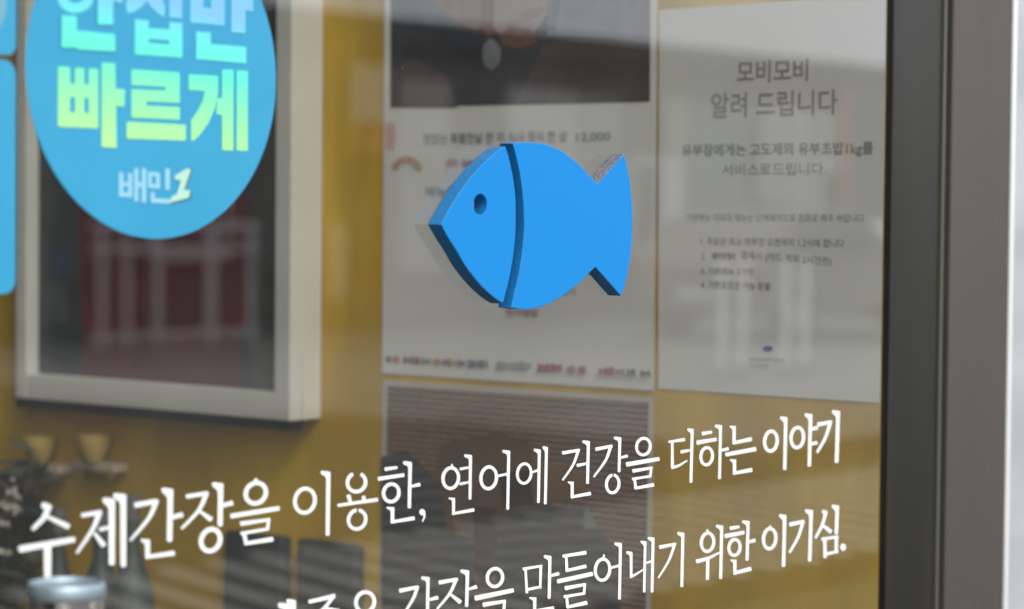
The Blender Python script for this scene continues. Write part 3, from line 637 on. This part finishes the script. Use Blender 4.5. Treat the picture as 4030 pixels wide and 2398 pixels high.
# framed picture (deep white box frame)
FT = .045
def fpx(x, y, d=FT): return wp(x, y, d)
tl, br_ = fpx(62, 1000), fpx(1144, 1000)
yo0, yo1 = tl.y, br_.y                     # left is the larger y
zb = fpx(600, 1612).z; zt = 1.95
il, ir = fpx(103, 1000).y, fpx(1082, 1000).y
izb = fpx(600, 1510).z; izt = zt - .045
fr_ = empty('framed_picture', (-.02, (yo0+yo1)/2, zb), 'deep white box frame holding a dark red picture on the wall', 'picture')
b = MB()
b.box((-FT, ir, zb), (-.001, yo1, zt)) if ir > yo1 else b.box((-FT, yo1, zb), (-.001, ir, zt))
b.box((-FT, il, zb), (-.001, yo0, zt))
b.box((-FT+.0005, ir, zb), (-.001, il, izb)); b.box((-FT+.0005, ir, izt), (-.001, il, zt))
b.build('frame', M['frame_white'], fr_, .001)
bx = -.020
dk('dgreyblue', (.028, .036, .042)); dk('maroon', (.11, .006, .010), (8, .3, (.07, .004, .007), (1, 1, 1))); dk('rose', (.10, .022, .027)); dk('navy', (.015, .035, .075)); dk('haze_grey', (.055, .065, .072)); dk('grey_brown', (.055, .053, .048))
def fq(x, y, o=.020): return (x, y)
wpatch('picture_print', [
 ([(60,-700),(1190,-900),(1190,1700),(60,1600)], 0),
 ([(985,-700),(1120,-700),(1120,1600),(985,1600)], 5),  # plain brown-grey strip along the right of the print
 ([(285,300),(985,300),(960,1180),(930,1620),(330,1600)], 2),
 ([(300,560),(560,560),(560,1320),(330,1310)], 1),
 ([(640,700),(960,560),(985,1290),(640,1310)], 1),
 ([(200,970),(275,970),(275,1100),(200,1100)], 3),
 ([(165,1110),(268,1110),(268,1270),(165,1270)], 4)],
 [M['dgreyblue'], M['maroon'], M['rose'], M['navy'], M['haze_grey'], M['grey_brown']], fr_, .028)
# clip the print to the inner opening
pr_ = [o for o in bpy.data.objects if o.name.startswith('picture_print')][0]
bm = bmesh.new(); bm.from_mesh(pr_.data); org = Vector(pr_['org'])
for co_, no in (((0, il, 0), (0, 1, 0)), ((0, ir, 0), (0, -1, 0)), ((0, 0, izb), (0, 0, -1)), ((0, 0, izt), (0, 0, 1))):
    bmesh.ops.bisect_plane(bm, geom=bm.verts[:]+bm.edges[:]+bm.faces[:], plane_co=Vector(co_)-org, plane_no=no, clear_outer=True)
bm.to_mesh(pr_.data); bm.free()

# dark boards lower on the wall
dk('board', (.022, .026, .030), (14, .3, None, (1, 1, 6)))
def wall_board(x0, x1, yt0, yt1, label):
    a, c = wp(x0, yt0, .02), wp(x1, yt1, .02); zt_ = (a.z+c.z)/2
    e = empty('wall_board', (-.01, (a.y+c.y)/2, zt_-.3), label, 'board', 'dark boards on the wall')
    b = MB(); b.box((-.018, c.y, zt_-.3), (-.001, a.y, zt_)); b.build('panel', M['board'], e, .004)
wall_board(872, 1100, 2098, 2108, 'dark grey board low on the yellow wall, left one of two')
wall_board(1158, 1388, 2128, 2146, 'dark grey board low on the yellow wall, nearer to the food poster')
# small wall shelves with bowls
M['pale_shelf'] = mat('pale_shelf', (.45, .38, .28), .6); M['bowl'] = mat('smoky_bowl', (.46, .33, .09), .4)
for x0, x1, y0, lab, lb in ((75, 232, 1818, 'small pale shelf strip on the wall at the far left', 'smoky brown bowl on the left small shelf'), (288, 448, 1812, 'small pale shelf strip on the wall under the framed picture', 'smoky brown bowl on the right small shelf')):
    a, c = wp(x0, y0, .022), wp(x1, y0+14, .022)
    e = empty('wall_shelf', (-.03, (a.y+c.y)/2, a.z), lab, 'shelf')
    b = MB(); b.box((-.022, c.y, a.z-.009), (-.001, a.y, a.z)); b.build('board', M['pale_shelf'], e, .001)
    for s in (.25, .75):
        yy = c.y+(a.y-c.y)*s; b = MB(); b.box((-.018, yy-.001, a.z-.018), (-.001, yy+.001, a.z-.0092)); b.build('bracket', M['steel'], e)
    b = MB(); b.lathe([(.008, 0), (.009, .002), (.014, .01), (.018, .022), (.019, .03), (.0175, .03), (.012, .012), (.004, .006)], (-.0212, (a.y+c.y)/2, a.z), 28)
    o = b.build('bowl', M['bowl'], None, 0, True); tag(o, lb, 'bowl')

# greenery and bottles at the lower left
def free(x, y, depth):                     # photo point at a given distance along the view
    d = ray(x, y); return CAM + d*(depth/FPX)
M['green_glass'] = mat('green_glass', (.045, .06, .048), .4, spec=.4); M['leaf'] = mat('leaf_green', (.08, .115, .07), .5, noise=(30, .3, None, (1, 1, 1))); M['petal'] = mat('dry_petal', (.40, .38, .32), .7); M['stem'] = mat('brown_stem', (.10, .06, .04), .7); M['pot'] = mat('grey_pot', (.10, .10, .095), .6)
def bottle(x, ytop, depth, h, r, label):
    p = free(x, ytop, depth)
    e = empty('bottle', (p.x, p.y, p.z-h), label, 'bottle')
    b = MB(); b.lathe([(r*.9, 0), (r, .004), (r, h*.55), (r*.93, h*.62), (r*.5, h*.74), (r*.33, h*.8), (r*.33, h*.93)], (p.x, p.y, p.z-h), 28)
    b.build('glass_body', M['green_glass'], e, 0, True)
    b = MB(); b.lathe([(r*.37, h*.9), (r*.37, h*.995), (r*.3, h)], (p.x, p.y, p.z-h), 20); b.build('cap', M['pot'], e, 0, True)
    return p.z-h
z_t = bottle(400, 2005, 2.42, .24, .027, 'green glass bottle standing right of the door handle')
bottle(232, 2000, 2.47, None or .24, .022, 'green glass bottle standing behind the first syllable')
bottle(520, 1950, 2.37, .24, .022, 'green glass bottle nearest to the dark boards')
tb = free(260, 2700, 2.45)
e = empty('side_table', (tb.x, tb.y, 0), 'narrow dark side table against the yellow wall below the shelves', 'table')
zt2 = z_t - .0005
b = MB(); b.box((-.36, .62, zt2-.03), (-.03, 1.6, zt2)); b.build('tabletop', M['pot'], e, .003)
for xx in (-.34, -.07):
    for yy in (.64, 1.55):
        b = MB(); b.box((xx, yy, .02), (xx+.03, yy+.03, zt2-.0305)); b.build('leg', M['pot'], e)
pc = free(10, 2200, 2.62)
e = empty('potted_plant', (pc.x, pc.y, zt2), 'potted plant with dark green leaves and dry white blooms at the left edge', 'plant')
b = MB(); b.lathe([(.03, 0), (.036, .002), (.046, .07), (.05, .075), (.044, .076), (.04, .06)], (pc.x, pc.y, zt2+.0005), 28); b.build('pot', M['pot'], e, 0, True)
lf = MB(); stm = MB(); pt = MB()
rnd = random.Random(3)
for k in range(40):
    a = rnd.uniform(0, 2*math.pi); sp = rnd.uniform(.01, .05); h = rnd.uniform(.10, .22)
    b0 = Vector((pc.x, pc.y, zt2+.07)); tip = Vector((min(-.02, pc.x+sp*math.cos(a)), pc.y+sp*math.sin(a), zt2+.07+h))
    stm.tube(b0, tip, .002, 6, 0, .0012)
    for j in range(7):
        q = b0.lerp(tip, .3+.7*j/6); a2 = rnd.uniform(0, 6.28); l = rnd.uniform(.03, .06); w = l*.28
        d = Vector((math.cos(a2), math.sin(a2), rnd.uniform(-.3, .7))).normalized(); s = d.cross(Vector((0, 0, 1))).normalized()
        lf.poly([q, q+d*l*.45+s*w, q+d*l, q+d*l*.45-s*w])
for (x, y, s) in ((45, 1935, 34), (30, 1985, 44), (62, 2010, 30), (20, 2060, 28), (15, 2180, 34), (48, 1890, 16), (70, 1960, 18)):
    c = free(x, y, 2.5)
    for k in range(14):
        a = rnd.uniform(0, 6.28); el = rnd.uniform(-1, 1); l = s*2.5/9550*rnd.uniform(.7, 1.2); d = Vector((math.cos(a)*math.cos(el), math.sin(a)*math.cos(el), math.sin(el))); sd_ = d.orthogonal().normalized()
        pt.poly([c, c+d*l*.6+sd_*l*.35, c+d*l, c+d*l*.6-sd_*l*.35])
lf.build('foliage', M['leaf'], e); stm.build('stem', M['stem'], e); pt.build('bloom', M['petal'], e)

# ------------------------------------------------------------------ door handle on the street side, close to the camera
hp0, hp1 = free(110, 2330, 1.26), free(412, 2330, 1.26)
hr = (hp1-hp0).length/2; hc = (hp0+hp1)/2; ht = free(262, 2290, 1.26).z
e = empty('grab_bar', (hc.x, hc.y, ht-.6), 'polished steel pull handle bar standing up in front of the window', 'handle')
b = MB(); b.lathe([(hr, 0), (hr, .592)], (hc.x, hc.y, ht-.6), 64); b.build('bar', M['steel'], e, 0, True)
b = MB(); b.lathe([(hr*.99, .5922), (hr*1.01, .5935), (hr*1.01, .5985), (hr*.97, .6), (hr*.93, .6), (hr*.9, .5975), (0.001, .5975)], (hc.x, hc.y, ht-.6), 64); b.build('cap', M['steel_cap'], e, 0, True)
for dz in (.12, .48):
    b = MB(); b.tube((hc.x, hc.y+hr*.9, ht-.6+dz), (hc.x, -.001, ht-.6+dz), .008, 20); b.lathe([(.001, 0), (.001, .0001)], (hc.x, -.01, ht-.6+dz), 4); b.build('standoff', M['steel'], e, 0, True)

b = MB(); b.box((-4.3, -1.0, -.05), (-3.75, -.03, 3.6)); o = b.build('added_dark_pillar', M['kerb'], None, .01)  # added out of view, so the steel bar mirrors something dark on its left
tag(o, 'unseen dark pillar added to give the steel handle bar a dark reflection', 'pillar')
# ------------------------------------------------------------------ the street opposite (seen mirrored in the pane)
dk('fac_light', (.60, .58, .54)); dk('fac_mid', (.10, .095, .09)); dk('fac_dark', (.03, .03, .03)); dk('fac_green', (.34, .42, .37)); dk('fac_pink', (.72, .70, .71))
for n in ('fac_light', 'fac_mid', 'fac_dark', 'fac_green', 'fac_pink'): M[n].node_tree.nodes['Principled BSDF'].inputs['Roughness'].default_value = .8
M['rust_sign'] = mat('rust_sign', (.50, .20, .10), .6); M['win_dark'] = mat('dark_window', (.05, .055, .06), .15); M['white_paint'] = mat('white_paint', (.92, .93, .95), .5)
DS = 20.0
zr = vglass(2100, 133, DS).z
bld = empty('street_building', (24, -DS, 0), 'long low building across the street mirrored in the window pane', 'building')
x0b = vglass(-250, 800, DS).x - 2; x1b = vglass(3900, 800, DS).x
b = MB(); b.box((x0b, -DS-6, 0), (x1b, -DS, zr-.35)); b.build('wall', M['fac_mid'], bld)
b = MB(); b.box((x0b-.2, -DS-6.2, zr-.348), (x1b+.1, -DS+.35, zr)); b.build('roof', M['fac_dark'], bld, .02)
strips = [(-250,60,'fac_dark'),(120,420,'fac_mid'),(520,900,'fac_dark'),(1000,1280,'fac_mid'),(1300,1540,'fac_dark'),(1545,1745,'fac_light'),(1975,2250,'fac_pink'),(2255,2420,'fac_green'),(2600,2690,'fac_light'),(2700,2960,'fac_green'),(2975,3160,'fac_pink'),(3170,3310,'fac_light')]
for a, c, n in strips:
    xa, xb = vglass(a, 800, DS).x, vglass(c, 800, DS).x
    z0s = .55 + random.uniform(0, .3)
    b = MB(); b.box((xa, -DS+.003, z0s), (xb, -DS+.12, zr-.75)); b.build('panel', M[n], bld, .01)
for k, (a, c) in enumerate([(560,860),(1760,1960),(2440,2580),(3180,3290)]):
    xa, xb = vglass(a, 800, DS).x, vglass(c, 800, DS).x
    b = MB(); b.box((xa, -DS+.13, .9), (xb, -DS+.19, 2.3)); f = b.build('window_frame', M['white_paint'], bld, .01)
    b = MB(); b.box((xa+.08, -DS+.192, .98), (xb-.08, -DS+.2, 2.22)); b.build('pane', M['win_dark'], f)
for nme, x0, x1, ya, yb, mm in (('sign_panel',1392,1530,250,480,'fac_pink'),('sign_panel',1384,1535,492,600,'rust_sign'),('sign_panel',1300,1372,880,1290,'fac_light'),('sign_panel',2990,3150,470,800,'fac_light'),
        ('sign_panel',2610,2685,620,1085,'white_paint'),('sign_panel',3325,3352,300,800,'rust_sign'),('sign_panel',2300,2420,860,1000,'fac_light'),('sign_panel',1560,1735,470,640,'fac_light')):
    xa, xb = vglass(x0, 800, DS-.3).x, vglass(x1, 800, DS-.3).x; za, zb = vglass(x0, yb, DS-.3).z, vglass(x0, ya, DS-.3).z
    b = MB(); b.box((xa, -DS+.2, max(za, .02)), (xb, -DS+.3, zb)); b.build(nme, M[mm], bld, .01)
xa, xb = vglass(-200, 800, DS-.5).x, vglass(3300, 800, DS-.5).x
b = MB(); b.box((xa, -DS+.0, .0), (xb, -DS+.35, .42)); b.build('plinth', M['fac_mid'], bld, .01)
# posts along the far pavement
pm = MB(); 
ppx = [2845, 2925, 3095, 3170]
first = None
for k, x in enumerate(ppx):
    q = vglass(x, 1250, 11.5)
    if first is None:
        first = empty('street_post', (q.x, q.y, 0), 'slim white steel post in the row across the street', 'post', 'white posts mirrored in the pane')
        b = MB(); b.lathe([(.036, 0), (.036, 1.02), (.028, 1.05), (.01, 1.06)], (q.x, q.y, 0), 16); bar = b.build('pole', M['white_paint'], first, 0, True)
        b = MB(); b.lathe([(.08, 0), (.08, .03), (.05, .05)], (q.x, q.y, 0), 16); ft = b.build('base', M['fac_mid'], first, 0, True)
    else:
        n = first.copy(); link(n); n.location = (q.x, q.y, 0)
        for ch in (bar, ft): d = ch.copy(); link(d, n)
# railing in front of the building opposite
ra, rb = vglass(360, 1250, 18.6), vglass(1010, 1250, 18.6)
rl = empty('railing', ((ra.x+rb.x)/2, ra.y, 0), 'white painted railing in front of the building, mirrored over the framed picture', 'railing')
for x in (400, 500, 620, 830, 985):
    q = vglass(x, 1250, 18.6); b = MB(); b.tube((q.x, q.y, 0), (q.x, q.y, 1.3), .06 if x in (490, 830) else .04, 12); b.build('post', M['white_paint'], rl, 0, True)
for z in (1.3, 1.05, .12):
    b = MB(); b.tube((ra.x, ra.y+.001, z), (rb.x, rb.y+.001, z), .035, 12); b.build('rail', M['white_paint'], rl, 0, True)
# parked cars along the street
def car(name, vx, vy, label, cat, paint, prof, wheels, glazing, ww=.9):
    L_ = max(p[0] for p in prof)
    van = empty(name, (vx+L_/2, vy, 0), label, cat)
    vs = [(vx+x, vy-ww, z) for x, z in prof] + [(vx+x, vy+ww, z) for x, z in prof]; n = len(prof)
    fs = [list(range(n)), list(range(n, 2*n))[::-1]] + [[i, (i+1) % n, (i+1) % n+n, i+n][::-1] for i in range(n)]
    o = mesh_obj('body', vs, fs, paint, van); bv = o.modifiers.new('b', 'BEVEL'); bv.width = .05; bv.segments = 3
    for wx in wheels:
        for sy in (-1, 1):
            b = MB(); b.tube((vx+wx, vy+sy*(ww-.16), .33), (vx+wx, vy+sy*(ww+.03), .33), .33, 28); w = b.build('wheel', M['gasket'], van, 0, True)
            b = MB(); b.tube((vx+wx, vy+sy*(ww), .33), (vx+wx, vy+sy*(ww+.04), .33), .2, 20); b.build('rim', M['fac_light'], w, 0, True)
    for (x0, x1, z0, z1) in glazing:
        b = MB(); b.box((vx+x0, vy+ww-.007, z0), (vx+x1, vy+ww+.012, z1)); b.build('side_window', M['win_dark'], van)
    for sy in (-1, 1):
        b = MB(); b.box((vx-.03, vy+sy*(ww-.25)-.12, .72), (vx+.04, vy+sy*(ww-.25)+.12, .95)); b.build('tail_light', M['red_ink'], van, .02)
    b = MB(); b.box((vx-.012, vy-.26, .5), (vx+.02, vy+.26, .62)); b.build('number_plate', M['paper'], van)
    return van
q0 = vglass(3545, 1250, 17.0)
car('parked_car', q0.x, q0.y, 'small white car parked along the street, mirrored beside the window frame', 'car', M['white_paint'],
    [(0, .30), (.05, .62), (.35, 1.2), (.6, 1.43), (2.2, 1.43), (2.9, .98), (3.6, .85), (3.7, .30)], (.75, 2.95), [(.5, 1.3, .95, 1.3), (1.4, 2.2, .95, 1.3)])
q1 = vglass(2735, 1250, 15.2)
M['car_grey'] = mat('car_grey', (.16, .15, .14), .35)
car('parked_car', q1.x, q1.y, 'dark grey car with a rounded roof, mirrored across the paper notice', 'car', M['car_grey'],
    [(0, .35), (0, .9), (.35, 1.3), (.9, 1.5), (1.6, 1.54), (2.3, 1.45), (3.1, 1.0), (3.9, .85), (4.1, .7), (4.12, .35)], (.8, 3.2), [(.75, 1.5, 1.0, 1.35), (1.6, 2.35, 1.0, 1.35)])
